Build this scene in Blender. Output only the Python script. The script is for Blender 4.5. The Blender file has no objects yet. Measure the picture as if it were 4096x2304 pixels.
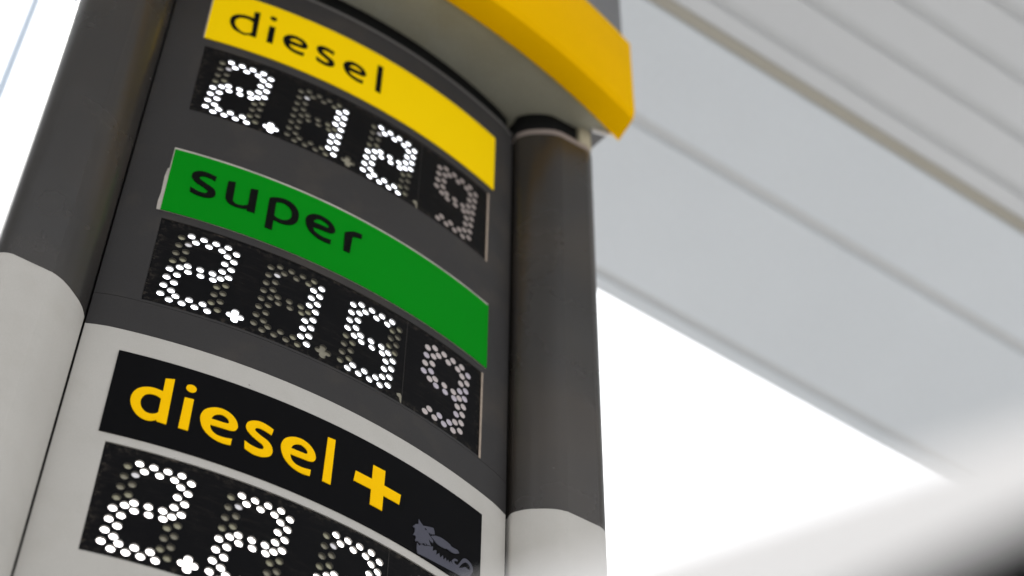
import bpy, bmesh, math, random
import numpy as np
from mathutils import Vector, Matrix
from mathutils.geometry import delaunay_2d_cdt
random.seed(7)
S = bpy.context.scene
C = S.collection

# ------------------------------------------------------------------ camera
cam = bpy.data.cameras.new('camera'); cam_o = bpy.data.objects.new('camera', cam); C.objects.link(cam_o)
cam.sensor_width = 36.0; cam.lens = 67.23; cam.clip_start = 0.02; cam.clip_end = 2000
Rv = Vector((0.840501, -0.541713, 0.010259)); Uv = Vector((-0.425068, -0.647542, 0.632460)); Bv = Vector((-0.335969, -0.535944, -0.774525))
M = Matrix((Rv, Uv, Bv)).transposed().to_4x4(); M.translation = Vector((-0.8110, -1.8294, 1.6))
cam_o.matrix_world = M
cam.dof.use_dof = True; cam.dof.focus_distance = 19.35*0.15; cam.dof.aperture_fstop = 2.3; cam.dof.aperture_blades = 0
S.camera = cam_o

# ------------------------------------------------------------------ sky, sun, exposure
SUN_EL, SUN_AZ = 38.0, -14.0          # azimuth measured from +y towards +x
world = bpy.data.worlds.new('World'); S.world = world; world.use_nodes = True
nt = world.node_tree; nt.nodes.clear()
sky = nt.nodes.new('ShaderNodeTexSky'); sky.sky_type = 'NISHITA'; sky.sun_disc = False
sky.sun_elevation = math.radians(SUN_EL); sky.sun_rotation = math.radians(SUN_AZ)
sky.air_density = 1.0; sky.dust_density = 4.0; sky.ozone_density = 1.0
hs = nt.nodes.new('ShaderNodeHueSaturation'); hs.inputs['Saturation'].default_value = 0.10
bg = nt.nodes.new('ShaderNodeBackground'); bg.inputs['Strength'].default_value = 0.15
wo = nt.nodes.new('ShaderNodeOutputWorld')
nt.links.new(sky.outputs[0], hs.inputs['Color']); nt.links.new(hs.outputs[0], bg.inputs['Color']); nt.links.new(bg.outputs[0], wo.inputs['Surface'])
sun = bpy.data.lights.new('sun', 'SUN'); sun.energy = 0.9; sun.angle = math.radians(45); sun.color = (1.0, 0.97, 0.93)
sun_o = bpy.data.objects.new('sun', sun); C.objects.link(sun_o)
e, a = math.radians(SUN_EL), math.radians(SUN_AZ)
sdir = Vector((math.sin(a)*math.cos(e), math.cos(a)*math.cos(e), math.sin(e)))
sun_o.rotation_euler = sdir.to_track_quat('Z', 'Y').to_euler(); sun_o.location = sdir*40
S.view_settings.view_transform = 'Standard'; S.view_settings.look = 'None'; S.view_settings.gamma = 1.0
S.view_settings.exposure = 1.75
S.view_settings.use_curve_mapping = False

# ------------------------------------------------------------------ materials
def mat(name, base, rough=0.5, metal=0.0, spec=0.5, emit=None, estr=0.0, grain=0.0, gscale=300.0, blotch=0.0, bscale=3.0,
        bump=0.0, tint=None, tint_amt=0.0, tscale=40.0, coat=0.0, specks=0.0, rough_var=0.0, tdet=6.0):
    m = bpy.data.materials.new(name); m.use_nodes = True
    t = m.node_tree; b = t.nodes['Principled BSDF']
    b.inputs['Roughness'].default_value = rough; b.inputs['Metallic'].default_value = metal
    b.inputs['Specular IOR Level'].default_value = spec
    b.inputs['Coat Weight'].default_value = coat
    L = t.links
    tc = t.nodes.new('ShaderNodeTexCoord').outputs['Object']
    def noise(sc, det=4.0, rg=0.55):
        n = t.nodes.new('ShaderNodeTexNoise'); n.inputs['Scale'].default_value = sc; n.inputs['Detail'].default_value = det
        n.inputs['Roughness'].default_value = rg; L.new(tc, n.inputs['Vector']); return n.outputs['Fac']
    def ramp(v, a0, a1, b0, b1):
        r = t.nodes.new('ShaderNodeMapRange'); r.inputs['From Min'].default_value = a0; r.inputs['From Max'].default_value = a1
        r.inputs['To Min'].default_value = b0; r.inputs['To Max'].default_value = b1; L.new(v, r.inputs['Value']); return r.outputs['Result']
    col = t.nodes.new('ShaderNodeRGB'); col.outputs[0].default_value = (*base, 1); out = col.outputs[0]
    def mul(colr, v):
        x = t.nodes.new('ShaderNodeVectorMath'); x.operation = 'SCALE'; L.new(colr, x.inputs[0]); L.new(v, x.inputs['Scale']); return x.outputs[0]
    if blotch: out = mul(out, ramp(noise(bscale), 0.3, 0.7, 1-blotch, 1+blotch))
    if grain: out = mul(out, ramp(noise(gscale, 2.0), 0.25, 0.75, 1-grain, 1+grain))
    if tint is not None:
        mx = t.nodes.new('ShaderNodeMix'); mx.data_type = 'RGBA'; L.new(out, mx.inputs['A']); mx.inputs['B'].default_value = (*tint, 1)
        L.new(ramp(noise(tscale, tdet, 0.6), 0.5, 0.75, 0.0, tint_amt), mx.inputs['Factor']); out = mx.outputs['Result']
    if specks:
        v = t.nodes.new('ShaderNodeTexVoronoi'); v.inputs['Scale'].default_value = 22.0; L.new(tc, v.inputs['Vector'])
        mx = t.nodes.new('ShaderNodeMix'); mx.data_type = 'RGBA'; L.new(out, mx.inputs['A']); mx.inputs['B'].default_value = (.03, .02, .018, 1)
        L.new(ramp(v.outputs['Distance'], 0.02, 0.05, specks, 0.0), mx.inputs['Factor']); out = mx.outputs['Result']
    L.new(out, b.inputs['Base Color'])
    if rough_var: L.new(ramp(noise(bscale*2), 0.3, 0.7, rough-rough_var, rough+rough_var), b.inputs['Roughness'])
    if bump:
        bp = t.nodes.new('ShaderNodeBump'); bp.inputs['Strength'].default_value = bump; bp.inputs['Distance'].default_value = 0.0006
        L.new(noise(gscale, 2.0), bp.inputs['Height']); L.new(bp.outputs['Normal'], b.inputs['Normal'])
    if emit is not None:
        b.inputs['Emission Color'].default_value = (*emit, 1); b.inputs['Emission Strength'].default_value = estr
    return m
MT = dict(
 dark=mat('dark_grey_paint', (.0345,.0325,.032), .42, spec=.10, grain=.10, gscale=500, blotch=.10, bscale=4, bump=.12, tint=(.10,.08,.06), tint_amt=.25, tscale=9, specks=.5, rough_var=.06),
 pillar=mat('dark_grey_post_paint', (.022,.019,.0165), .27, grain=.10, gscale=500, blotch=.16, bscale=2.2, bump=.03, tint=(.085,.06,.035), tint_amt=.22, tscale=3.2, tdet=1.5, specks=.5, rough_var=.02, spec=.45),
 light=mat('silver_grey_paint', (.43,.41,.375), .5, grain=.07, gscale=900, blotch=.04, bscale=5, bump=.25, tint=(.30,.27,.22), tint_amt=.18, tscale=14, specks=.75),
 trim=mat('brownish_trim', (.23,.19,.17), .45, grain=.1),  # lighter brown imitates the highlight on the side cladding's top bevel
 trimdark=mat('grey_rim', (.10,.095,.092), .35, grain=.1),  # lighter grey imitates the highlight along the face's top bevel
 black=mat('black_gap', (.006,.006,.006), .8, spec=.1),
 upper=mat('upper_grey_paint', (.16,.16,.165), .5, grain=.05),
 beige=mat('beige_end', (.38,.34,.24), .5, blotch=.1),
 under=mat('underside_grey', (.33,.32,.25), .36, grain=.08, gscale=200, blotch=.14, bscale=3, tint=(.25,.20,.09), tint_amt=.5, tscale=4),
 yellowcap=mat('yellow_band', (.84,.455,.0), .5, grain=.03, blotch=.04, spec=.008),
 yellow=mat('yellow_vinyl', (.90,.60,.0), .6, spec=.03, grain=.02, gscale=700),
 green=mat('green_vinyl', (.0,.215,.006), .6, spec=.03, grain=.03, gscale=700, blotch=.03),
 backing=mat('offwhite_backing', (.40,.36,.32), .6, grain=.12, gscale=400, blotch=.15, bscale=30),
 blackvinyl=mat('black_vinyl', (.004,.004,.0045), .4, spec=.02, specks=.15),
 letter_black=mat('black_lettering', (.004,.005,.004), .5, spec=.02),
 letter_yellow=mat('yellow_lettering', (.92,.52,.0), .6, spec=.03, grain=.02),
 emblem=mat('grey_emblem', (.072,.072,.092), .6, spec=.1, grain=.05),
 white=mat('white_canopy', (.755,.79,.815), .5, spec=.3, blotch=.03, bscale=1.2, grain=.02, gscale=60),
 white2=mat('white_plank', (.70,.71,.715), .5, spec=.3, blotch=.03, bscale=1.2),
 groove=mat('groove_backing', (.66,.67,.67), .7),
 flange=mat('white_flange', (.85,.85,.85), .4),
 post=mat('grey_blue_post', (.35,.40,.46), .5),
 tan=mat('tan_edge', (.33,.26,.20), .6, grain=.2, gscale=150, blotch=.2, bscale=20),
 ground=mat('forecourt_concrete', (.19,.19,.19), .85, grain=.15, gscale=30, blotch=.12, bscale=.5),
 carwhite=mat('white_car_paint', (.81,.785,.76), .3, coat=.2, blotch=.01),
 rubber=mat('black_rubber', (.008,.008,.008), .8, spec=.1),
 tinted=mat('dark_glass', (.006,.006,.007), .3, spec=.15),
)
# the black display face: dust and grime caught along its rim and in streaks
def display_mat():
    m = mat('black_display_face', (.009,.009,.0095), .45, spec=.025); t = m.node_tree; L = t.links; b = t.nodes['Principled BSDF']
    uv = t.nodes.new('ShaderNodeUVMap').outputs[0]
    sp = t.nodes.new('ShaderNodeSeparateXYZ'); L.new(uv, sp.inputs[0])
    def n(sc, det=5, rg=.65, vec=uv):
        x = t.nodes.new('ShaderNodeTexNoise'); x.inputs['Scale'].default_value = sc; x.inputs['Detail'].default_value = det; x.inputs['Roughness'].default_value = rg
        L.new(vec, x.inputs['Vector']); return x.outputs['Fac']
    def mr(v, a0, a1, b0, b1):
        r = t.nodes.new('ShaderNodeMapRange'); r.inputs['From Min'].default_value = a0; r.inputs['From Max'].default_value = a1
        r.inputs['To Min'].default_value = b0; r.inputs['To Max'].default_value = b1; L.new(v, r.inputs['Value']); return r.outputs['Result']
    def mt(op, a_, b_):
        x = t.nodes.new('ShaderNodeMath'); x.operation = op
        for i, v in enumerate((a_, b_)):
            if isinstance(v, (int, float)): x.inputs[i].default_value = v
            else: L.new(v, x.inputs[i])
        return x.outputs[0]
    ay = mt('ABSOLUTE', sp.outputs['Y'], 0); ax = mt('ABSOLUTE', sp.outputs['X'], 0)
    rim = mt('MAXIMUM', mr(ay, .52, .675, 0, 1), mr(ax, 1.90, 2.03, 0, 1))
    d1 = mt('MULTIPLY', mt('POWER', rim, 2.2), mr(n(14), .50, .78, 0, .85))
    stretch = t.nodes.new('ShaderNodeMapping'); stretch.inputs['Scale'].default_value = (1.2, 7, 1); stretch.inputs['Rotation'].default_value = (0, 0, .5); L.new(uv, stretch.inputs['Vector'])
    d2 = mt('MULTIPLY', mr(n(3, 6, .7, stretch.outputs[0]), .5, .8, 0, .16), mr(n(1.1, 2), .4, .65, 0, 1))
    d3 = mt('MULTIPLY', mr(n(70, 2, .5), .68, .76, 0, .5), mr(n(2.2, 3), .5, .65, 0, 1))
    dust = mt('MINIMUM', mt('ADD', mt('ADD', d1, d2), d3), 1.0)
    mx = t.nodes.new('ShaderNodeMix'); mx.data_type = 'RGBA'; mx.inputs['A'].default_value = (.005, .005, .0055, 1); mx.inputs['B'].default_value = (.12, .10, .08, 1)
    L.new(dust, mx.inputs['Factor']); L.new(mx.outputs['Result'], b.inputs['Base Color'])
    L.new(mr(dust, 0, .5, .34, .8), b.inputs['Roughness'])
    return m
MT['display'] = display_mat()
LED = [mat('lit_lamp_blue_white', (.9,.9,.9), .4, emit=(.88,.91,1.0), estr=1.5), mat('lit_lamp_warm_white', (.9,.9,.9), .4, emit=(1.0,.955,.95), estr=1.5)]
SPILL = mat('half_lit_lamp', (.30,.29,.27), .3, emit=(.95,.92,1.0), estr=.14)  # weak emission imitates light spilling over from lit lamps
UNLIT = mat('unlit_lamp', (.235,.215,.16), .35, spec=.3, blotch=.2, bscale=60)
UNLIT2 = mat('unlit_lamp_greenish', (.33,.31,.215), .35, spec=.3, blotch=.2, bscale=60)  # paler colour imitates spill from lit lamps close by
HOLEW = mat('hole_wall', (.10,.095,.08), .6)
DOT = mat('printed_dot_pale', (.46,.40,.385), .5, blotch=.12, bscale=60)
DOT3 = mat('printed_dot_dim', (.27,.225,.205), .5, blotch=.12, bscale=60)
DOT2 = mat('printed_dot_lilac', (.43,.385,.43), .5, blotch=.12, bscale=60)

# ------------------------------------------------------------------ helpers
U = 0.15; ZB = 3.8557; K = 0.126237; FOLD = 2.33
def W3(x, y, z): return (x*U, y*U, z*U + ZB)
def sp(s, z, off=0.0):
    a_ = max(-FOLD, min(FOLD, s)); t = a_*K; ex = s-a_; t2 = t + (0.13 if s > 0 else -0.13)
    nx, ny = math.sin(t), -math.cos(t)
    return W3(math.sin(t)/K + ex*math.cos(t2) + nx*off, (1-math.cos(t))/K + ex*math.sin(t2) + ny*off, z)
def frame_at(s, z, off):
    t = s*K; P = Vector(sp(s, z, off)); tx = Vector((math.cos(t), math.sin(t), 0)); up = Vector((0,0,1)); n = Vector((math.sin(t), -math.cos(t), 0))
    m = Matrix((tx, up, n)).transposed().to_4x4(); m.translation = P; return m
def link(name, me, m, parent=None, smooth=False):
    o = bpy.data.objects.new(name, me); C.objects.link(o)
    if m is not None and not me.materials: me.materials.append(m)
    if parent: o.parent = parent
    if smooth:
        for p_ in me.polygons: p_.use_smooth = True
    return o
def from_py(name, vs, fs, m, parent=None, smooth=False, angle=None):
    me = bpy.data.meshes.new(name); me.from_pydata([tuple(v) for v in vs], [], [tuple(f) for f in fs])
    bm = bmesh.new(); bm.from_mesh(me); bmesh.ops.remove_doubles(bm, verts=bm.verts, dist=1e-6); bmesh.ops.recalc_face_normals(bm, faces=bm.faces)
    if angle is not None:
        for f in bm.faces: f.smooth = True
        for ed in bm.edges:
            if len(ed.link_faces) == 2 and ed.calc_face_angle(0) > angle: ed.smooth = False
    bm.to_mesh(me); bm.free()
    return link(name, me, m, parent, smooth)
def box(name, lo, hi, m, parent=None, bev=0.0, rot=None, seg=2):
    bm = bmesh.new(); bmesh.ops.create_cube(bm, size=1)
    for v in bm.verts: v.co = Vector([(lo[i]+hi[i])/2 + v.co[i]*(hi[i]-lo[i]) for i in range(3)])
    if bev: bmesh.ops.bevel(bm, geom=bm.edges[:], offset=bev, segments=seg, affect='EDGES')
    if rot is not None: bmesh.ops.transform(bm, matrix=rot, verts=bm.verts)
    me = bpy.data.meshes.new(name); bm.to_mesh(me); bm.free()
    return link(name, me, m, parent)
def empty(name, loc, label, cat, group=None):
    o = bpy.data.objects.new(name, None); C.objects.link(o); o.location = loc; o.empty_display_size = .2
    o['label'] = label; o['category'] = cat
    if group: o['group'] = group
    return o
def keep(o, parent):                       # parent without moving
    o.parent = parent; o.matrix_parent_inverse = Matrix.Translation(parent.location).inverted(); return o
def smooth_loop(pts, step=6):
    n = len(pts); out = []
    for i in range(n):
        p0, p1, p2, p3 = (pts[(i+j-1) % n] for j in range(4))
        out.append((p1[0], p1[1]))
        if p1[2] and p2[2]: continue
        a0 = p1 if p1[2] else p0; a3 = p2 if p2[2] else p3
        for j in range(1, step):
            t = j/step; t2 = t*t; t3 = t2*t
            out.append(tuple(.5*((2*p1[c]) + (-a0[c]+p2[c])*t + (2*a0[c]-5*p1[c]+4*p2[c]-a3[c])*t2 + (-a0[c]+3*p1[c]-3*p2[c]+a3[c])*t3) for c in (0, 1)))
    return out
def subdiv(loop, step=.1):
    out = []
    for i, p1 in enumerate(loop):
        p2 = loop[(i+1) % len(loop)]; n = max(1, int(math.hypot(p2[0]-p1[0], p2[1]-p1[1])/step))
        out += [(p1[0]+(p2[0]-p1[0])*j/n, p1[1]+(p2[1]-p1[1])*j/n) for j in range(n)]
    return out
def inside(loops, P):
    r = np.zeros(len(P), bool)
    for lp in loops:
        A = np.array(lp); B = np.roll(A, -1, 0)
        x0, x1 = A[:, 0].min(), A[:, 0].max(); y0, y1 = A[:, 1].min(), A[:, 1].max()
        idx = np.where((P[:, 0] > x0) & (P[:, 0] < x1) & (P[:, 1] > y0) & (P[:, 1] < y1))[0]
        if not len(idx): continue
        Q = P[idx]; c = np.zeros(len(Q), bool)
        for a_, b_ in zip(A, B):
            k_ = ((a_[1] > Q[:, 1]) != (b_[1] > Q[:, 1]))
            with np.errstate(divide='ignore', invalid='ignore'):
                xi = (b_[0]-a_[0])*(Q[:, 1]-a_[1])/(b_[1]-a_[1]+1e-30)+a_[0]
            c ^= k_ & (Q[:, 0] < xi)
        r[idx] ^= c
    return r
def sheet(name, loops, off, back, m, parent, grid=0.0, uvc=None, wall_mat=None, zclip=None, wall_holes=True):
    """a sheet following the curved face: outline loops in (s,z), front at off, side walls back to 'back'"""
    vs = []; es = []
    for lp in loops:
        b0 = len(vs); vs += [Vector(p_) for p_ in lp]; es += [(b0+i, b0+(i+1) % len(lp)) for i in range(len(lp))]
    if grid:
        A = np.array(loops[0]); gx = np.arange(A[:, 0].min()+grid/2, A[:, 0].max(), grid); gy = np.arange(A[:, 1].min()+grid/2, A[:, 1].max(), grid)
        GP = np.array([(x, y) for x in gx for y in gy]).reshape(-1, 2); GP = GP[inside(loops, GP)]
        vs += [Vector(p_) for p_ in GP]
    r = delaunay_2d_cdt(vs, es, [], 0, 1e-6)
    V = [tuple(v) for v in r[0]]; T = r[2]
    cen = np.array([[sum(V[i][c] for i in t)/3 for c in (0, 1)] for t in T]); ok = inside(loops, cen)
    T = [t for t, k_ in zip(T, ok) if k_]
    bm = bmesh.new(); bv = [bm.verts.new(sp(v[0], v[1], off)) for v in V]
    uvl = bm.loops.layers.uv.new('UVMap'); co = {bv[i]: V[i] for i in range(len(V))}
    for t in T:
        try:
            f = bm.faces.new([bv[i] for i in t])
            if f.normal.length == 0: f.normal_update()
        except ValueError: pass
    bm.verts.ensure_lookup_table()
    for v in [v for v in bm.verts if not v.link_faces]: bm.verts.remove(v)
    bmesh.ops.recalc_face_normals(bm, faces=bm.faces)
    bm.normal_update()
    if sum(f.normal.y for f in bm.faces) > 0: bmesh.ops.reverse_faces(bm, faces=bm.faces)
    for f in bm.faces:
        f.smooth = True
        for l in f.loops:
            c_ = co.get(l.vert, (0, 0)); l[uvl].uv = (c_[0]-(uvc[0] if uvc else 0), c_[1]-(uvc[1] if uvc else 0))
    edges = [e_ for e_ in bm.edges if len(e_.link_faces) == 1]
    bkv = {}
    for e_ in edges:
        for v in e_.verts:
            if v not in bkv: c_ = co[v]; bkv[v] = (bm.verts.new(sp(c_[0], c_[1], back)), bm.verts.new(v.co))
    for e_ in edges:
        a_, b_ = e_.verts; f = bm.faces.new((bkv[a_][1], bkv[b_][1], bkv[b_][0], bkv[a_][0])); f.material_index = 1 if wall_mat else 0
    me = bpy.data.meshes.new(name); bm.to_mesh(me); bm.free(); me.materials.append(m)
    if wall_mat: me.materials.append(wall_mat)
    return link(name, me, None, parent)
def rect(s0, s1, z0, z1): return [(s0, z0), (s1, z0), (s1, z1), (s0, z1)]
def prism(name, poly, z0, z1, m, parent, angle=.085, bev=0.0):
    n = len(poly); vs = [W3(x, y, z0) for x, y in poly] + [W3(x, y, z1) for x, y in poly]
    fs = [(i, (i+1) % n, n+(i+1) % n, n+i) for i in range(n)] + [tuple(range(n))[::-1], tuple(range(n, 2*n))]
    return from_py(name, vs, fs, m, parent, angle=angle)

# ------------------------------------------------------------------ ground
g = box('ground', (-400,-400,-.3), (400,400,0), MT['ground']); g['kind'] = 'structure'; g['label'] = 'concrete forecourt'

# ------------------------------------------------------------------ canopy: white ceiling of two broad panels and narrow planks, edge behind the sign
ZC = 6.0
canopy = empty('canopy', (1.3,.5,0), 'white filling station canopy with plank ceiling above and behind the price sign', 'canopy')
RC = Matrix.Translation((1.3,.5,0)) @ Matrix.Rotation(math.radians(1.7), 4, 'Z') @ Matrix.Translation((-1.3,-.5,0))
def cbox(name, lo, hi, m, bev=0.0, label=None):
    o = box(name, lo, hi, m, None, bev, RC); keep(o, canopy)
    if label: o['label'] = label
    return o
X0, X1 = -7.0, 11.0
def strips(y0, y1, m, name, th=.05, joints=(-4.4,-1.4,4.7,7.7)):
    xs = [X0, *joints, X1]
    for i in range(len(xs)-1):
        cbox(name, (xs[i]+.0002, y0, ZC), (xs[i+1]-.0002, y1, ZC+th), m, bev=.003)
strips(1.035, 1.085, MT['white'], 'edge_lip', th=.30)
strips(.545, 1.010, MT['white'], 'ceiling_panel')
strips(.208, .510, MT['white'], 'ceiling_panel', joints=(-3.2, 5.9))
y = .190; i = 0
while y > -1.35:
    w = .1405
    if i == 0: strips(.114, .168, MT['white2'], 'ceiling_plank', joints=(4.4,)); y = .085
    else: strips(y-.112, y, MT['white2'], 'ceiling_plank', joints=((-1.7, 4.3) if i % 2 else (6.9,))); y -= w
    i += 1
cbox('ceiling_backing', (X0+.02,-1.42,ZC+.009), (X1-.02,1.04,ZC+.045), MT['groove'])
cbox('shadow_gap_strip', (X0+.03,.172,ZC+.0045), (X1-.03,.204,ZC+.0085), mat('brown_gap', (.46,.43,.36), .8))
cbox('roof_slab', (X0,-1.47,ZC+.302), (X1,1.085,ZC+.75), MT['white'], bev=.01)
cbox('front_fascia', (X0,-1.52,ZC-.02), (X1,-1.471,ZC+.75), MT['white'], bev=.01)
for x in (-5.5, 9.5):
    for yy in (-0.6,):
        cbox('support_column', (x-.14, yy-.14, 0), (x+.14, yy+.14, ZC), MT['white2'], bev=.02)

# ------------------------------------------------------------------ price sign
sign = empty('price_sign', (0,.07,0), 'tall curved grey petrol price totem with lit prices under a yellow top band', 'price sign')
def sgn(o, label=None):
    keep(o, sign)
    if label: o['label'] = label
    return o
OFFS = [-1.8669, -0.8669, 0.1363, 1.1404]; ZS = [3.4187, 0.0, -3.4354]; TPL = {"a0":[0.0814,0.9616],"a1":[0.0704,0.8254],"a2":[0.058,0.6882],"a3":[0.0456,0.5514],"a4":[0.0346,0.4126],"a5":[0.023,0.2755],"a6":[0.0107,0.1376],"a7":[0.0,0.0],"b1":[0.1683,0.8775],"b2":[0.1576,0.7481],"b3":[0.1452,0.6152],"b4":[0.1328,0.4808],"b5":[0.1216,0.3479],"b6":[0.1096,0.2159],"b7":[0.0985,0.0838],"c0":[0.6887,0.9621],"c1":[0.6765,0.8247],"c2":[0.6642,0.6866],"c3":[0.6528,0.549],"d0":[0.5981,0.8795],"d1":[0.5853,0.7464],"d2":[0.5738,0.6144],"d3":[0.5721,0.496],"e0":[0.639,0.4096],"e1":[0.6273,0.2741],"e2":[0.6157,0.1354],"e3":[0.6031,-0.0014],"f0":[0.5496,0.3462],"f1":[0.5373,0.2153],"f2":[0.526,0.082],"g0":[0.1557,0.0175],"g1":[0.2997,0.0162],"g2":[0.4437,0.0163],"h0":[0.098,-0.0625],"h1":[0.2329,-0.0636],"h2":[0.3682,-0.0649],"h3":[0.5036,-0.0643],"m0":[0.21,0.5344],"m1":[0.3443,0.5336],"m2":[0.4793,0.5342],"n0":[0.2262,0.4408],"n1":[0.3612,0.4404],"n2":[0.4963,0.4406],"t0":[0.1822,1.0266],"t1":[0.3174,1.0257],"t2":[0.4527,1.025],"t3":[0.5884,1.0261],"u0":[0.2402,0.9447],"u1":[0.3842,0.9437],"u2":[0.5285,0.9448]}
DL, DR = -2.04, 2.045
DISP = [(3.245,4.607), (-.178,1.182), (-3.605,-2.243)]          # z0,z1 of the three displays, top to bottom
SPLIT = -.687; HALF = 2.513
# curved face panels with cut-outs
def face(name, zlo, zhi, holes, m):
    lp = [subdiv(rect(-HALF, HALF, zlo, zhi), .12)] + [subdiv(rect(DL, DR, a_, b_), .12) for a_, b_ in holes]
    o = sheet(name, lp, 0, -.06, m, None, grid=.24); return sgn(o)
face('dark_face_panel', -.212, 6.40, [DISP[0], DISP[1]][:1] + [DISP[1]], MT['dark'])
face('dark_face_panel', SPLIT+.003, -.217, [], MT['dark'])
face('light_face_panel', -24.0, SPLIT-.003, [DISP[2]], MT['light'])
# pillars either side
PROF = [(2.505,.44),(2.50,.36),(2.55,.275),(2.62,.20),(2.70,.14),(2.79,.08),(2.89,.03),(2.995,.002),(3.41,.002),(3.47,.022),(3.525,.06),(3.562,.125),(3.585,.22),(3.585,.34),(3.565,.5),(3.52,.65),(3.45,.78),(3.3,.88),(3.0,.92),(2.505,.92)]
def densify(P, n=5):
    c = [(x, y, 1 if (i in (0, 7, 8, 18, 19)) else 0) for i, (x, y) in enumerate(P)]
    return smooth_loop(c, n)
PR = densify(PROF); PL = [(-x, y) for x, y in PR][::-1]
for poly in (PR, PL):
    sgn(prism('dark_side_cladding', poly, SPLIT+.003, 6.34, MT['pillar'], None), 'dark grey upper side cladding')
    sgn(prism('light_side_cladding', poly, -25.0, SPLIT-.003, MT['light'], None), 'silver grey lower side cladding')
    cx = sum(p_[0] for p_ in poly)/len(poly)
    tr_ = [((x-cx)*.985+cx, (y_-.46)*.985+.46) for x, y_ in poly]
    sgn(prism('side_top_trim', tr_, 6.342, 6.46, MT['trim'], None))  # bevel highlight put in as a lighter ring
    nk = [((x-cx)*.86+cx-(.06 if cx > 0 else -.06), (y_-.5)*.82+.52) for x, y_ in poly]
    sgn(prism('side_neck', nk, 6.462, 6.93, MT['black'], None))
    sx = 1 if cx > 0 else -1
    bx = sorted((sx*3.33, sx*3.53))
    sgn(box('neck_end', W3(bx[0], .05, 6.462), W3(bx[1], .85, 6.93), MT['beige'], None, .003))
# body behind the face, neck above it
arc = lambda x0, x1, off, n=40: [(lambda q: (q[0]/U, q[1]/U))(sp(x0+(x1-x0)*i/n, 0, off)) for i in range(n+1)]
sgn(prism('rear_body', arc(-HALF, HALF, -.07) + [(2.495,.9), (-2.495,.9)], -25.4, 6.38, MT['dark'], None))
sgn(prism('top_rim', arc(-HALF, HALF, .004) + arc(HALF, -HALF, -.05), 6.402, 6.46, MT['trimdark'], None))  # rim highlight put in as a lighter strip
sgn(prism('neck', arc(-HALF, HALF, -.10) + [(2.49,.88), (-2.49,.88)], 6.382, 6.93, MT['black'], None))
sgn(box('plinth', (-.56,-.03,0), (.56,.17,.07), MT['dark'], None, .005))
# thin shadow gaps: a black backing strip between face and pillars
for sx in (1, -1):
    a_ = sorted((sx*2.46, sx*2.53)); sgn(box('joint_strip', W3(a_[0], .47, -24), W3(a_[1], .80, 6.3), MT['black'], None))

# yellow band and underside
yl = lambda x: -.71 + x*x/24.4
yo = lambda x: -1.01 + x*x/25.4
XE = 3.91; N = 60
prof = lambda x: [(yl(x)+.05, 6.97), (yl(x)+.03, 6.90), (yl(x)+.008, 6.878), (yl(x)-.015, 6.882), (yo(x)+.02, 6.955), (yo(x)-.012, 6.975), (yo(x)-.055, 7.07), (yo(x)-.062, 7.11), (yo(x)-.062, 8.86), (yo(x)-.05, 8.90), (yo(x)+.0, 8.92), (yo(x)+.16, 8.92), (yo(x)+.16, 8.88), (yo(x)+.1,7.05)]
vs = []; fs = []; m_ = len(prof(0))
for i in range(N+1):
    x = -XE + 2*XE*i/N
    vs += [W3(x, y_, z_) for y_, z_ in prof(x)]
for i in range(N):
    for j in range(m_): fs.append((i*m_+j, i*m_+(j+1) % m_, (i+1)*m_+(j+1) % m_, (i+1)*m_+j))
fs += [tuple(range(m_)), tuple(range(N*m_, (N+1)*m_))[::-1]]
sgn(from_py('yellow_band', vs, fs, MT['yellowcap'], None, angle=.35), 'bright yellow curved top band')
xs = [-3.75+7.5*i/50 for i in range(51)]
plate = [(x, yl(x)+.045) for x in xs] + [(3.50,-.02), (3.50,.95), (-3.50,.95), (-3.50,-.02)]
sgn(prism('underside_panel', plate, 6.932, 6.968, MT['under'], None))
for sx in (1,-1):
    d_ = Vector((sx*.25, -.31+.045, 0)); fl = [(sx*3.50,-.012), (sx*3.75, yl(3.75)+.05), (sx*3.775, yl(3.75)+.07), (sx*3.525,.008)]
    sgn(prism('white_flange', fl, 6.86, 6.965, MT['flange'], None))
sgn(prism('upper_box', [(x, yo(x)+.06) for x in [-3.85+7.7*i/50 for i in range(51)]] + [(3.85,.95), (-3.85,.95)], 8.925, 13.2, MT['upper'], None), 'grey box above the yellow band')
sgn(prism('upper_core', [(x, yo(x)+.20) for x in [-3.8+7.6*i/40 for i in range(41)]] + [(3.6,.9), (-3.6,.9)], 6.972, 8.92, MT['upper'], None))

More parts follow.
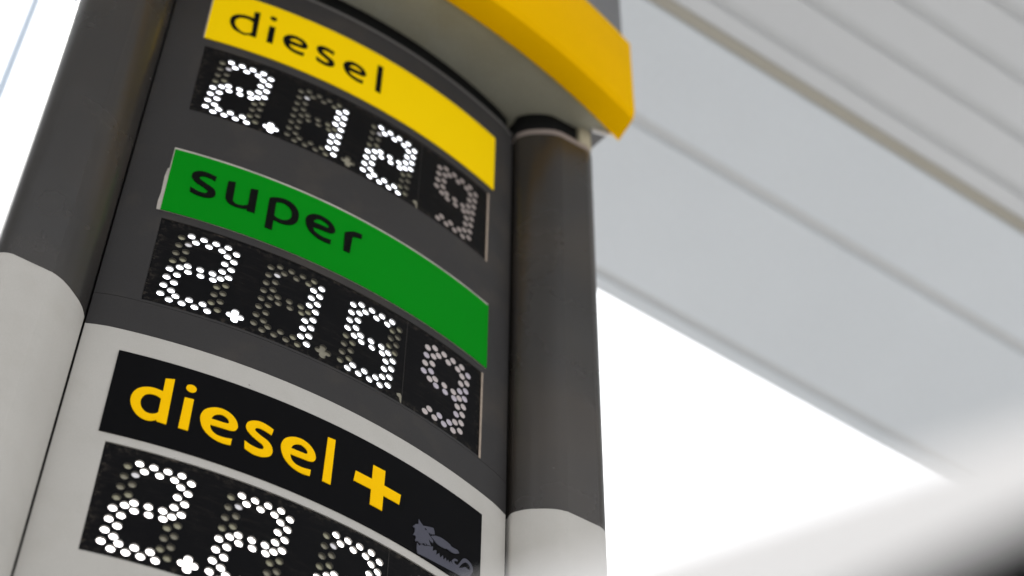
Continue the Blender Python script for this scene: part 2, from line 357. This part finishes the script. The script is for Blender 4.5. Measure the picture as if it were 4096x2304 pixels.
# label strips and lettering
G = {'d_bold':[[[-1.6277,-1.2463,1],[-1.5383,-1.221,1],[-1.5303,-1.8549,1],[-1.6289,-1.8485,1],[-1.627,-1.8298,0],[-1.6798,-1.8641,0],[-1.7472,-1.8663,0],[-1.8103,-1.8346,0],[-1.8642,-1.7713,0],[-1.9015,-1.6871,0],[-1.9095,-1.5986,0],[-1.8872,-1.5168,0],[-1.8428,-1.4603,0],[-1.7796,-1.4263,0],[-1.7075,-1.4153,0],[-1.626,-1.4301,1]],[[-1.629,-1.531,1],[-1.6776,-1.5105,0],[-1.7365,-1.5109,0],[-1.7814,-1.5367,0],[-1.8087,-1.5965,0],[-1.8089,-1.667,0],[-1.7844,-1.7277,0],[-1.7393,-1.7663,0],[-1.6853,-1.7693,0],[-1.6451,-1.7467,0],[-1.6268,-1.72,1]]],
 'i_bold':[[[-1.4104,-1.4376,1],[-1.3213,-1.4133,1],[-1.3157,-1.8544,1],[-1.4131,-1.8512,1]]],
 'idot_bold':[[[-1.365,-1.2801,0],[-1.3735,-1.2215,0],[-1.3567,-1.337,0],[-1.3115,-1.2709,0],[-1.4174,-1.2884,0]]],
 'e_bold':[[[-0.8855,-1.7729,1],[-0.8883,-1.8597,1],[-0.9603,-1.8699,0],[-1.0377,-1.86,0],[-1.1188,-1.8208,0],[-1.1837,-1.7528,0],[-1.2195,-1.6641,0],[-1.2252,-1.5824,0],[-1.1985,-1.5069,0],[-1.1494,-1.4577,0],[-1.0822,-1.4253,0],[-1.0056,-1.4208,0],[-0.9289,-1.4526,0],[-0.8744,-1.5115,0],[-0.8494,-1.584,0],[-0.8585,-1.6333,0],[-0.8859,-1.6604,0],[-0.9205,-1.6713,1],[-1.1204,-1.6799,1],[-1.0994,-1.7429,0],[-1.0484,-1.7821,0],[-0.9762,-1.7904,0]],[[-1.1187,-1.5979,1],[-1.1012,-1.5476,0],[-1.0601,-1.5117,0],[-1.0101,-1.5025,0],[-0.9659,-1.5242,0],[-0.9428,-1.5584,0],[-0.9476,-1.5846,0],[-0.9669,-1.5937,1]]],
 's_bold':[[[-0.4893,-1.4451,1],[-0.5009,-1.5289,1],[-0.5642,-1.5094,0],[-0.6185,-1.5004,0],[-0.66,-1.5074,0],[-0.6748,-1.5332,0],[-0.6646,-1.5562,0],[-0.6075,-1.5906,0],[-0.5403,-1.6194,0],[-0.4923,-1.6646,0],[-0.4677,-1.7284,0],[-0.4768,-1.7953,0],[-0.519,-1.8402,0],[-0.5841,-1.8674,0],[-0.6676,-1.8676,0],[-0.7486,-1.8343,1],[-0.7605,-1.7337,1],[-0.6915,-1.7608,0],[-0.6275,-1.7706,0],[-0.5808,-1.7652,0],[-0.5609,-1.7385,0],[-0.5781,-1.7014,0],[-0.6399,-1.6699,0],[-0.7083,-1.6272,0],[-0.7541,-1.5797,0],[-0.7707,-1.5315,0],[-0.7588,-1.4761,0],[-0.7118,-1.4313,0],[-0.6458,-1.4079,0],[-0.5647,-1.4161,0]]],
 'l_bold':[[[0.0954,-1.2399,1],[0.1761,-1.219,1],[0.1758,-1.8441,1],[0.0834,-1.8453,1]]],
 'plus':[[[0.6325,-1.3088,1],[0.7771,-1.2926,1],[0.781,-1.4945,1],[0.9895,-1.4981,1],[0.9732,-1.6366,1],[0.7794,-1.6382,1],[0.7815,-1.8421,1],[0.6324,-1.8453,1],[0.6312,-1.6408,1],[0.4211,-1.6369,1],[0.4376,-1.4986,1],[0.6317,-1.4951,1]]],
 's':[[[-1.564,2.1171,1],[-1.5729,2.0353,1],[-1.6282,2.0598,0],[-1.6837,2.0649,0],[-1.7266,2.052,0],[-1.7476,2.0253,0],[-1.7364,1.9948,0],[-1.6838,1.9585,0],[-1.6197,1.9252,0],[-1.5649,1.888,0],[-1.5399,1.828,0],[-1.5467,1.7683,0],[-1.5825,1.7262,0],[-1.6385,1.7033,0],[-1.7166,1.7005,0],[-1.8155,1.7289,1],[-1.8237,1.8135,1],[-1.758,1.7849,0],[-1.6971,1.7708,0],[-1.6489,1.7783,0],[-1.6283,1.8077,0],[-1.6371,1.8356,0],[-1.6917,1.8734,0],[-1.766,1.9105,0],[-1.8145,1.9606,0],[-1.8343,2.0166,0],[-1.8284,2.0719,0],[-1.7946,2.1128,0],[-1.7389,2.1398,0],[-1.6595,2.1427,0]]],
 'u':[[[-1.4314,2.1126,1],[-1.3465,2.1386,1],[-1.3419,1.8271,0],[-1.3313,1.7845,0],[-1.293,1.7604,0],[-1.2291,1.7729,0],[-1.1684,1.8147,1],[-1.1696,2.1142,1],[-1.0829,2.1396,1],[-1.0799,1.716,1],[-1.1705,1.7095,1],[-1.1693,1.7405,1],[-1.2323,1.7184,0],[-1.3119,1.7118,0],[-1.38,1.7346,0],[-1.4169,1.7872,0],[-1.4296,1.861,0]]],
 'p':[[[-0.9442,2.0743,1],[-0.9093,2.1067,0],[-0.8396,2.1411,0],[-0.7462,2.1582,0],[-0.6573,2.1245,0],[-0.6016,2.0542,0],[-0.5798,1.9709,0],[-0.5864,1.8622,0],[-0.6305,1.7784,0],[-0.699,1.7308,0],[-0.7808,1.714,0],[-0.8581,1.7262,1],[-0.8574,1.5418,1],[-0.9416,1.5426,1]],[[-0.8621,2.0424,1],[-0.8108,2.0722,0],[-0.7474,2.0724,0],[-0.6897,2.0306,0],[-0.6627,1.9585,0],[-0.6674,1.8751,0],[-0.7078,1.8099,0],[-0.7672,1.7781,0],[-0.8303,1.7828,0],[-0.8581,1.798,1]]],
 'e':[[[-0.163,1.8038,1],[-0.1666,1.7253,1],[-0.27,1.7187,0],[-0.3706,1.747,0],[-0.4411,1.8041,0],[-0.485,1.8954,0],[-0.4931,1.9948,0],[-0.4624,2.0636,0],[-0.4078,2.1161,0],[-0.3225,2.141,0],[-0.221,2.1209,0],[-0.1541,2.0618,0],[-0.1274,1.9915,0],[-0.1427,1.9407,0],[-0.1896,1.9084,1],[-0.3989,1.8877,1],[-0.3672,1.8208,0],[-0.2993,1.7943,0],[-0.2334,1.7909,0]],[[-0.3991,1.976,1],[-0.3825,2.0274,0],[-0.3423,2.0625,0],[-0.2877,2.067,0],[-0.23,2.0417,0],[-0.2101,2.0069,0],[-0.2242,1.9811,1]]],
 'r':[[[-0.0104,2.0528,1],[-0.0004,1.7293,1],[0.08,1.7354,1],[0.0914,2.0337,1],[0.1126,2.0538,0],[0.1569,2.0731,0],[0.2057,2.0846,1],[0.2098,2.1606,1],[0.1498,2.157,0],[0.072,2.1248,0]]],
 'd':[[[-1.5487,5.6416,1],[-1.472,5.6618,1],[-1.4676,5.0878,1],[-1.5478,5.0927,1],[-1.5448,5.1089,0],[-1.6095,5.0701,0],[-1.6806,5.0859,0],[-1.7544,5.1246,0],[-1.8051,5.2136,0],[-1.8217,5.3046,0],[-1.8074,5.386,0],[-1.7567,5.4556,0],[-1.6912,5.4902,0],[-1.6123,5.5004,0],[-1.5397,5.4987,1]],[[-1.5388,5.4071,1],[-1.5946,5.4374,0],[-1.6641,5.4325,0],[-1.7244,5.3969,0],[-1.755,5.3242,0],[-1.7478,5.228,0],[-1.6982,5.1478,0],[-1.6438,5.1074,0],[-1.5853,5.1151,0],[-1.54,5.1515,0],[-1.5302,5.1936,1]]],
 'i':[[[-1.3301,5.4385,1],[-1.255,5.4605,1],[-1.2541,5.0836,1],[-1.3327,5.0919,1]]],
 'idot':[[[-1.2986,5.6385,0]]],
 'l':[[[0.1515,5.6584,1],[0.2287,5.6927,1],[0.237,5.0969,1],[0.1622,5.0873,1]]],
 'head':[[[1.2311,-1.6752,1],[1.2614,-1.7074,1],[1.2897,-1.7277,1],[1.3684,-1.692,1],[1.425,-1.6717,1],[1.4369,-1.7027,1],[1.444,-1.7392,1],[1.4386,-1.7556,1],[1.4282,-1.7496,1],[1.4194,-1.772,1],[1.4062,-1.7614,1],[1.3962,-1.7833,1],[1.383,-1.7714,1],[1.3611,-1.7805,1],[1.372,-1.7965,1],[1.401,-1.8224,1],[1.4297,-1.8421,1],[1.4265,-1.8735,1],[1.3978,-1.8755,1],[1.3717,-1.8542,1],[1.3798,-1.8871,1],[1.4047,-1.9283,1],[1.3585,-1.9453,1],[1.3329,-1.93,1],[1.3448,-1.9641,1],[1.3096,-1.9512,1],[1.2774,-1.9843,1],[1.2505,-1.9824,1],[1.2377,-1.9716,1],[1.2087,-1.9899,1],[1.2017,-1.9754,1],[1.2113,-1.9377,1],[1.198,-1.9182,1],[1.172,-1.927,1],[1.1892,-1.8755,1],[1.1922,-1.8289,1],[1.161,-1.8142,1],[1.1779,-1.7957,1],[1.1943,-1.7673,1],[1.2315,-1.7396,1]],[[1.3098,-1.7533,1],[1.325,-1.7371,1],[1.3393,-1.7484,1],[1.3327,-1.7629,1],[1.3156,-1.7663,1]]],
 'tongue':[[[1.3901,-1.8065,1],[1.4477,-1.76,1],[1.5227,-1.7364,0],[1.6,-1.7367,0],[1.6591,-1.7488,1],[1.6637,-1.7611,1],[1.7121,-1.7583,0],[1.7582,-1.7531,0],[1.7833,-1.7773,1],[1.7283,-1.8205,0],[1.6764,-1.8333,0],[1.6112,-1.8292,1],[1.5989,-1.8424,1],[1.529,-1.8539,0],[1.478,-1.849,0],[1.4323,-1.8213,0]]],
 'body':[[[1.2284,-1.9964,1],[1.2589,-2.0187,1],[1.2868,-1.9784,1],[1.3115,-1.9816,1],[1.338,-1.9736,1],[1.3591,-1.955,1],[1.4076,-1.9353,1],[1.4315,-1.9173,1],[1.429,-1.9822,1],[1.4583,-1.9481,1],[1.4806,-1.9425,1],[1.4764,-2.0021,1],[1.5153,-1.9517,1],[1.5308,-2.0047,1],[1.5661,-1.9503,1],[1.5754,-2.0072,1],[1.6048,-1.9566,1],[1.6201,-2.0034,1],[1.6372,-1.9607,1],[1.6585,-1.9972,1],[1.6695,-1.9584,1],[1.7097,-1.9825,1],[1.6928,-1.9558,0],[1.6941,-1.9296,0],[1.725,-1.8902,0],[1.7642,-1.8832,0],[1.7651,-1.9017,1],[1.7391,-1.91,0],[1.7207,-1.9374,0],[1.7412,-1.9554,0],[1.7735,-1.9404,0],[1.804,-1.8821,0],[1.8411,-1.8127,0],[1.8874,-1.788,0],[1.9494,-1.8035,0],[1.9815,-1.8519,0],[1.9808,-1.9032,0],[1.9555,-1.9569,1],[1.9184,-2.0458,1],[1.2429,-2.1465,1],[1.2288,-2.0779,1]],[[1.8695,-1.8447,0],[1.9098,-1.8367,0],[1.9452,-1.8701,0],[1.9397,-1.9018,0],[1.906,-1.9091,0],[1.8786,-1.9021,0],[1.8333,-1.9412,0],[1.7906,-1.967,0],[1.8311,-1.8895,0]]]}
def letter(parent, loops, m, off=.022, ds=0, dz=0, sc=1.0, about=(0, 0), name='letter', sm=True):
    L_ = []
    for lp in loops:
        q = smooth_loop(lp) if sm else [(a_[0], a_[1]) for a_ in lp]
        L_.append([((a_-about[0])*sc+about[0]+ds, (b_-about[1])*sc+about[1]+dz) for a_, b_ in q])
    o = sheet(name, L_, off, off-.008, m, None); o.parent = parent; return o
def circ(s, z, r, n=24): return [(s+r*math.cos(2*math.pi*i/n), z+r*math.sin(2*math.pi*i/n)) for i in range(n)]
def circle_letter(parent, s, z, r, m):
    o = sheet('letter', [circ(s, z, r)], .022, .014, m, None); o.parent = parent; return o
def strip(name, s0, s1, z0, z1, m, off=.013, back=0.0, label=None):
    o = sheet(name, [subdiv(rect(s0, s1, z0, z1), .1)], off, back, m, None, grid=.15); return sgn(o, label)
yel = strip('label_strip', -2.072, 2.130, 4.766, 5.925, MT['yellow'], label='yellow label strip reading diesel')
gb = sheet('label_backing', [subdiv([(-2.082,1.30),(2.098,1.30),(2.098,2.455),(2.092,2.452),(1.0,2.452),(0,2.455),(-1,2.452),(-2.085,2.455),(-2.088,2.05),(-2.104,2.05),(-2.118,1.9),(-2.112,1.6),(-2.122,1.45),(-2.118,1.30)], .08)], .006, 0, MT['backing'], None, grid=.15); sgn(gb, 'off-white backing sheet showing round the green strip')
bkp = gb
gre = strip('label_strip', -2.076, 2.100, 1.302, 2.416, MT['green'], label='green label strip reading super')
blk = strip('label_strip', -2.124, 2.100, -2.1345, -1.006, MT['blackvinyl'], label='black label strip reading diesel+')
yb = strip('label_backing', -2.085, -2.0725, 4.766, 5.925, MT['backing'], off=.006)
LB, LY = MT['letter_black'], MT['letter_yellow']
E_ = G['e']; S_ = G['s']; SCY = .875
letter(yel, G['d'], LB); letter(yel, [[(-1.3315,5.083,1),(-1.3315,5.449,1),(-1.2545,5.457,1),(-1.2545,5.083,1)]], LB, sm=False)
circle_letter(yel, -1.2985, 5.640, .043, LB)
el = min(a_[0] for a_ in E_[0]); eb = min(a_[1] for a_ in E_[0])
letter(yel, E_, LB, about=(el, eb), sc=SCY, ds=-1.132-el, dz=5.075-eb)
letter(yel, E_, LB, about=(el, eb), sc=SCY, ds=-.313-el, dz=5.080-eb)
slx = min(a_[0] for a_ in S_[0]); sb = min(a_[1] for a_ in S_[0])
letter(yel, S_, LB, about=(slx, sb), sc=SCY, ds=-.692-slx, dz=5.095-sb)
letter(yel, [[(.155,5.088,1),(.155,5.676,1),(.232,5.684,1),(.232,5.088,1)]], LB, sm=False)
for k_ in 'super': letter(gre, G[k_], LB)
letter(blk, G['d_bold'], LY); letter(blk, [[(-1.4135,-1.852,1),(-1.4105,-1.425,1),(-1.3195,-1.416,1),(-1.3175,-1.853,1)]], LY, sm=False)
circle_letter(blk, -1.364, -1.280, .0525, LY)
letter(blk, G['e_bold'], LY); letter(blk, G['s_bold'], LY); letter(blk, G['e_bold'], LY, ds=.8355, dz=.004)
letter(blk, [[(.0845,-1.845,1),(.0905,-1.228,1),(.1765,-1.219,1),(.1765,-1.845,1)]], LY, sm=False)
letter(blk, [[(.632,-1.297,1),(.779,-1.294,1),(.779,-1.4965,1),(.988,-1.4965,1),(.976,-1.638,1),(.779,-1.638,1),(.779,-1.844,1),(.632,-1.844,1),(.632,-1.639,1),(.424,-1.639,1),(.437,-1.4965,1),(.632,-1.4965,1)]], LY, sm=False)
bd = [[(a_, max(b_, -2.128), c_) for a_, b_, c_ in lp] for lp in G['body']]
letter(blk, bd, MT['emblem'], name='emblem'); letter(blk, G['head'], MT['emblem'], name='emblem', sm=False); letter(blk, G['tongue'], MT['emblem'], name='emblem')

# ---- displays
RAD = .0415
SEG = {'2': 'ttttuuuccccddddmmmnnn' }
def lit_set(ch):
    A = lambda c, r: [c+str(i) for i in r]
    top = A('t', range(4))+A('u', range(3)); mid = A('m', range(3))+A('n', range(3)); bot = A('g', range(3))+A('h', range(4))
    ul = A('a', range(4))+A('b', range(1, 4)); ll = A('a', range(4, 8))+A('b', range(5, 8)); ur = A('c', range(4))+A('d', range(3)); lr = A('e', range(4))+A('f', range(3))
    return set({'2': top+ur+mid+ll+bot+['b4','d3'], '1': ur+lr, '5': top+ul+mid+lr+bot+['b4','d3'], '9': top+ul+ur+mid+lr+bot+['b4','d3'], '3': top+ur+mid+lr+bot+['b4','d3']}[ch])
def disc_mesh(name, r, dome, n=14):
    vs = [(0, 0, dome)]; fs = []
    for q, (rr, zz) in enumerate(((.55, dome*.75), (1.0, 0.0))):
        vs += [(r*rr*math.cos(2*math.pi*i/n), r*rr*math.sin(2*math.pi*i/n), zz) for i in range(n)]
    for i in range(n): fs += [(0, 1+i, 1+(i+1) % n), (1+i, 1+n+i, 1+n+(i+1) % n, 1+(i+1) % n)]
    me = bpy.data.meshes.new(name); me.from_pydata(vs, [], fs)
    for p_ in me.polygons: p_.use_smooth = True
    return me
def variant(me, m): c = me.copy(); c.materials.clear(); c.materials.append(m); return c
D0 = disc_mesh('lamp_mesh', RAD*1.02*U, .006*U)
LM = [variant(D0, LED[0]), variant(D0, LED[1])]; LS = variant(D0, SPILL); LU = [variant(D0, UNLIT), variant(D0, UNLIT2)]
DD = disc_mesh('dot_mesh', .0415*U, .001*U); DM = [variant(DD, DOT), variant(DD, DOT2), variant(DD, DOT3)]
LOBES = [(.793,.0615), (.739,-.004), (.852,.001), (.795,-.062), (.795,0)]
def union_outline(cs, r, n=44):
    cx, cy = cs[-1]; out = []
    for i in range(n):
        th = 2*math.pi*i/n; dx, dy = math.cos(th), math.sin(th); best = 0
        for (x, y_) in cs:
            ox, oy = cx-x, cy-y_; b_ = ox*dx+oy*dy; c_ = ox*ox+oy*oy-r*r; dsc = b_*b_-c_
            if dsc > 0: best = max(best, -b_+math.sqrt(dsc))
        out.append((cx+dx*best, cy+dy*best))
    return out
PRICES = [('2.1 29', 0), ('2.1 59', 1), ('2.2 29', 1)]
CH = [['2', '1', '2', '9'], ['2', '1', '5', '9'], ['2', '2', '2', '9']]
for d in range(3):
    z0, z1 = DISP[d]; zc = (z0+z1)/2; dz = ZS[d]
    loops = [subdiv(rect(DL+.004, DR-.004, z0+.004, z1-.004), .1)]; centres = []
    for gx in range(4):
        lit = lit_set(CH[d][gx])
        for nme, (ts, tz) in TPL.items():
            s, z = OFFS[gx]+ts, dz+tz
            if gx == 3:
                if nme in lit: centres.append((s, z, 'dot', nme, gx))
            else:
                centres.append((s, z, 'lit' if nme in lit else 'off', nme, gx)); loops.append(circ(s, z, RAD, 16)[::-1])
        if gx < 2:
            loops.append(union_outline([(OFFS[gx]+a_, dz+b_) for a_, b_ in LOBES], RAD)[::-1])
    disp = sheet('display_panel', loops, -.012, -.040, MT['display'], None, grid=.14, uvc=(0, zc), wall_mat=HOLEW)
    sgn(disp, ['top display showing 2.129 beneath the yellow strip', 'middle display showing 2.159 beneath the green strip', 'lowest display beneath the black diesel+ strip'][d])
    def child(o):
        o.parent = disp
    litp = [(s, z) for s, z, kd, _, _ in centres if kd == 'lit']
    for s, z, kd, nme, gx in centres:
        if kd == 'dot':
            me = DM[2 if d == 0 else (1 if random.random() < .22 else 0)]; o = bpy.data.objects.new('printed_dot', me); off = -.009
        elif kd == 'lit': o = bpy.data.objects.new('lit_lamp', LM[1 if d == 2 else 0]); off = -.036
        else:
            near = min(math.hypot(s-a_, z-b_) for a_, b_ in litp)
            me = LS if nme == 'b1' else LU[1 if near < .16 else 0]  # light spill painted in: glow at one lamp, paler tone beside lit ones
            o = bpy.data.objects.new('unlit_lamp', me); off = -.036
        C.objects.link(o); child(o); o.matrix_basis = Matrix.Identity(4)
        o.matrix_basis = frame_at(s, z, off)
    for gx in range(2):
        on = gx == 0
        o = sheet('decimal_point', [union_outline([(OFFS[gx]+a_, dz+b_) for a_, b_ in LOBES], RAD*1.02)], -.034, -.038, (LED[1 if d == 2 else 0] if on else UNLIT), None); child(o)
    # tan tape edge on the right and hairline joint before the last digit
    o = sheet('edge_tape', [subdiv(rect(DR-.016, DR+.012, z0-.02, z1+.0), .15)], .006, 0, MT['tan'], None); sgn(o)
    o = sheet('panel_joint', [subdiv(rect(.921, .927, z0+.01, z1-.01), .15)], -.0095, -.013, mat('joint_grey', (.03,.028,.025), .6, spec=.1), None); sgn(o)
    o = sheet('chipped_tab', [[(.855,z0+.13),(.90,z0+.155),(.918,z0+.12),(.918,z0+.01),(.905,z0+.03),(.893,z0+.085),(.862,z0+.10)]], -.0095, -.013, UNLIT, None); sgn(o)

# ------------------------------------------------------------------ slim post far left, against the sky
post = empty('lamp_post', (-.283,3.0,0), 'slim blue-grey post standing against the bright sky at the left edge', 'post')
def tube(name, r, z0, z1, x, y, m, n=20):
    vs = [(x+r*math.cos(2*math.pi*i/n), y+r*math.sin(2*math.pi*i/n), z) for z in (z0, z1) for i in range(n)]
    return keep(from_py(name, vs, [(i, (i+1) % n, n+(i+1) % n, n+i) for i in range(n)] + [tuple(range(n)), tuple(range(n, 2*n))], m, None, angle=.6), post)
tube('pole', .03, .3, 10.5, -.283, 3.0, MT['post']); tube('pole_base', .07, 0, .2995, -.283, 3.0, MT['post'])

# ------------------------------------------------------------------ out-of-focus white car door frame close to the lens
P1 = Vector((-.553,-1.510,1.983)); P2 = Vector((-.482,-1.585,2.005)); ax = (P2-P1).normalized()
door = empty('van_door', (-.46,-1.61,0), 'out-of-focus white van door edge with black window in the bottom right corner', 'van door')
dn = Vector((0,0,-1)); dn = (dn-ax*dn.dot(ax)).normalized(); dep = ax.cross(dn).normalized()
mid = P2.copy()
def dbox(name, u0, u1, v0, v1, w0, w1, m, bev):
    R_ = Matrix((ax, dn, dep)).transposed().to_4x4(); R_.translation = mid
    return keep(box(name, (u0, v0, w0), (u1, v1, w1), m, None, bev, R_, 4), door)
dbox('frame_bar', -.35, .70, 0, .16, -.008, .014, MT['carwhite'], .006)
dbox('door_skin', -.35, .70, .162, 1.93, -.010, .020, MT['carwhite'], .006)
pv = [(0.3201,0.0030), (-.27,0.0870), (-.27,.60), (.68,.60), (.68,0.0030)]; pw = []
for w_ in (-.021, -.015): pw += [mid + ax*u_ + dn*v_ + dep*w_ for u_, v_ in pv]
keep(from_py('window_pane', pw, [tuple(range(5)), tuple(range(5, 10))] + [(q, (q+1) % 5, 5+(q+1) % 5, 5+q) for q in range(5)], MT['rubber'], None), door)
pw = []
for w_ in (-.0148, -.0085): pw += [mid + ax*u_ + dn*v_ + dep*w_ for u_, v_ in [(0.3101,0.0110), (-.265,0.0923), (-.265,.59), (.67,.59), (.67,0.0110)]]
keep(from_py('rubber_seal', pw, [tuple(range(5)), tuple(range(5, 10))] + [(q, (q+1) % 5, 5+(q+1) % 5, 5+q) for q in range(5)], MT['rubber'], None), door)
